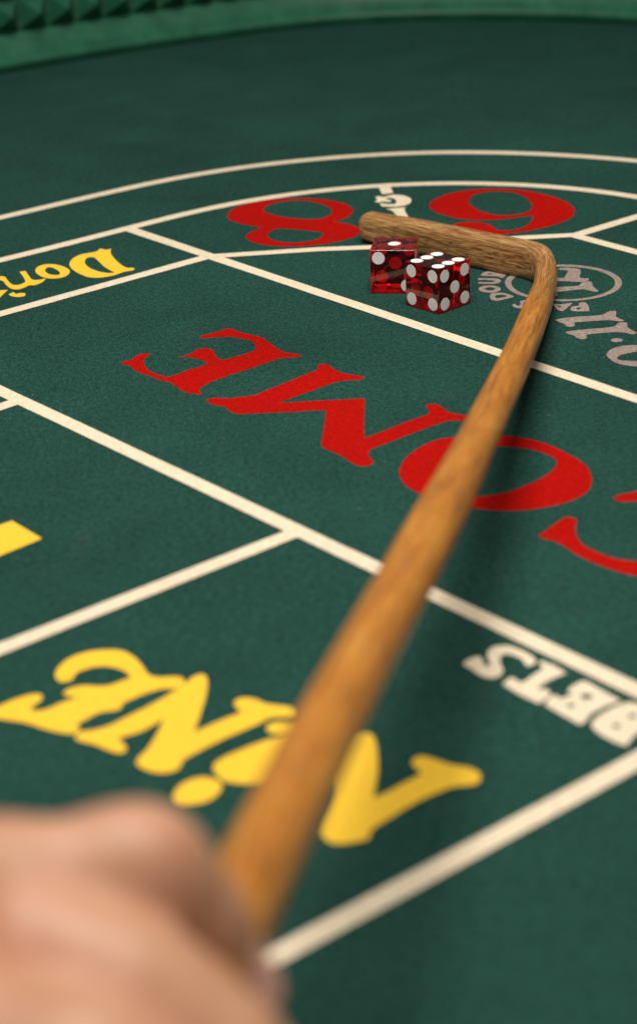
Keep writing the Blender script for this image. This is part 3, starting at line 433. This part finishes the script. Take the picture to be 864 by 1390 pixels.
body_me=die_body(); body_me.materials.append(M['glass']); pip_me=pip_mesh()
def foil_marks(kind):
    bm=bmesh.new()
    def q(x,y,w,h,a):
        c,s=math.cos(a),math.sin(a); vs=[bm.verts.new(((x+c*i-s*j)*MM,(y+s*i+c*j)*MM,.02*MM)) for i,j in ((-w,-h),(w,-h),(w,h),(-w,h))]; bm.faces.new(vs)
    rnd=random.Random(3 if kind=='ring' else 5)
    if kind=='ring':   # two worn arcs of stamped characters round the single pip
        for side in (-1,1):
            for k in range(9):
                x=-7.0+14.0*k/8+rnd.uniform(-.2,.2); y=side*(5.0+1.2*math.cos(x/7*1.4))
                for _ in range(3):
                    if rnd.random()<.85: q(x+rnd.uniform(-.45,.45),y+rnd.uniform(-.8,.8),rnd.uniform(.15,.6),.16,rnd.choice((0,math.pi/2,.6,-.6)))
        for sx in (-1,1):
            for k in range(4):
                if rnd.random()<.85: q(sx*(6.6+rnd.uniform(-.5,.5)),-3+2*k,.5,.14,rnd.uniform(-1,1))
    else:              # small worn crest between the six pips
        for k in range(20):
            a=rnd.uniform(0,6.28); r=rnd.uniform(.2,2.6); q(r*math.cos(a),r*math.sin(a)*1.1,rnd.uniform(.12,.38),.12,rnd.uniform(0,3.1))
    me=bpy.data.meshes.new('foil'); bm.to_mesh(me); bm.free(); return me
def ring_mesh(r,w):
    v=[];f=[];n=48
    for k in range(n):
        a=2*math.pi*k/n
        for q in (r-w,r+w): v.append((q*math.cos(a)*MM,q*math.sin(a)*MM,.02*MM))
    for k in range(n): a=2*k; b=(2*k+2)%(2*n); f.append((a,a+1,b+1,b))
    return mesh('ring',v,f)
# local frames: die front -y, right +x, top +z
def frame(face):
    return {'top':Matrix(((1,0,0),(0,1,0),(0,0,1))),'bottom':Matrix(((1,0,0),(0,-1,0),(0,0,-1))),'front':Matrix(((1,0,0),(0,0,-1),(0,1,0))),'back':Matrix(((-1,0,0),(0,0,1),(0,1,0))),'right':Matrix(((0,0,1),(1,0,0),(0,1,0))),'left':Matrix(((0,0,-1),(-1,0,0),(0,1,0)))}[face]
def make_die(cx,cy,yaw,vals,label,marks):
    t=empty('die',(cx*MM,cy*MM,.16*MM),yaw); tag(t,label,'die','red casino dice in front of the stick head')
    b=link('body',body_me,None,t); b.location=(0,0,A/2*MM)
    for face,val in vals.items():
        swap=val<0; val=abs(val); fm=frame(face)
        for (x,y) in FACES[val]:
            if swap: x,y=y,x
            p=fm@Vector((x*PO*MM,y*PO*MM,A/2*MM))
            o=link('pip',pip_me,None,t); o.matrix_local=Matrix.Translation(p+Vector((0,0,A/2*MM)))@fm.to_4x4()
    for face,kind in marks:
        fm=frame(face); me=foil_marks(kind) if kind in ('ring','crest') else ring_mesh(3.1,.10)
        p=fm@Vector((0,0,A/2*MM)) if kind!='circle' else fm@Vector((-1.0*MM,0,A/2*MM))
        o=link('stamped_mark',me,M['foil'] if kind!='circle' else M['groove'],t); o.matrix_local=Matrix.Translation(p+Vector((0,0,A/2*MM)))@fm.to_4x4()
    return t
# swap (negative) turns a face's pattern by a quarter
make_die(DIE1[0],DIE1[1],DIE1[2],{'top':1,'front':2,'right':3,'left':4,'back':5,'bottom':6},'clear red die showing one white pip on top, half hidden behind the other die',[('top','ring'),('front','circle')])
# second die: local front = its left visible face, local right = its right visible face
make_die(DIE2[0],DIE2[1],DIE2[2]-0.0,{'top':6,'left':4,'front':5,'right':3,'back':2,'bottom':1},'clear red die nearest the camera showing six white pips on top',[('top','crest')])
# ------------------------------------------------------------------ person: bare left hand gripping the stick
def hand():
    bm=bmesh.new(); o0=Vector(HAND['arm'][1][0])*MM
    def ball(c,r,sub=3): bmesh.ops.create_icosphere(bm,subdivisions=sub,radius=r,matrix=Matrix.Translation(c))
    for k,ch in HAND.items():
        pr=[(Vector(c)*MM-o0,r*MM) for c,r in ch]
        for (a,ra),(b,rb) in zip(pr,pr[1:]):
            n=max(2,int((b-a).length/(.22*min(ra,rb))))
            for i in range(n+1):
                t=i/n; s=t*t*(3-2*t); ball(a.lerp(b,t),ra+(rb-ra)*s,3)
    me=bpy.data.meshes.new('hand'); bm.to_mesh(me); bm.free()
    o=bpy.data.objects.new('hand_build',me); COL.objects.link(o)
    m=o.modifiers.new('r','REMESH'); m.mode='VOXEL'; m.voxel_size=.0011; m.use_smooth_shade=True
    m2=o.modifiers.new('s','SMOOTH'); m2.factor=.5; m2.iterations=14
    bpy.context.view_layer.update()
    fin=bpy.data.meshes.new_from_object(o.evaluated_get(bpy.context.evaluated_depsgraph_get()))
    bpy.data.objects.remove(o); bpy.data.meshes.remove(me)
    for p in fin.polygons: p.use_smooth=True
    fin.materials.clear(); fin.materials.append(M['skin'])
    r=link('person',fin,None,None,o0)
    tag(r,'bare hand in the near left corner gripping the wooden stick','person')
    # thumb nail
    T=[Vector(c)*MM for c,_ in HAND['thumb']]; a,b=T[-2],T[-1]; rad=HAND['thumb'][-1][1]*MM
    d=(b-a).normalized(); side=d.cross(Vector((0,0,1))).normalized(); n=side.cross(d).normalized()
    v=[];f=[];nu,nv=9,9
    for j in range(nv):
        for i in range(nu):
            u=(i/(nu-1)-.5)*2; w=(j/(nv-1)-.5)*2
            sx=u*math.sqrt(max(0,1-.35*max(0,abs(w)-.3)**2*3)); ang=sx*.95
            v.append(b-o0+d*(w*6.0*MM)+(side*math.sin(ang)+n*math.cos(ang))*(rad*(1.0-.0*abs(w))+.0002)-n*0.0)
    for j in range(nv-1):
        for i in range(nu-1): k=j*nu+i; f.append((k,k+1,k+nu+1,k+nu))
    nm=mesh('nail',v,f)
    for p in nm.polygons: p.use_smooth=True
    so=link('nail',nm,M['nail'],r)
    so.modifiers.new('t','SOLIDIFY').thickness=.0005
hand()
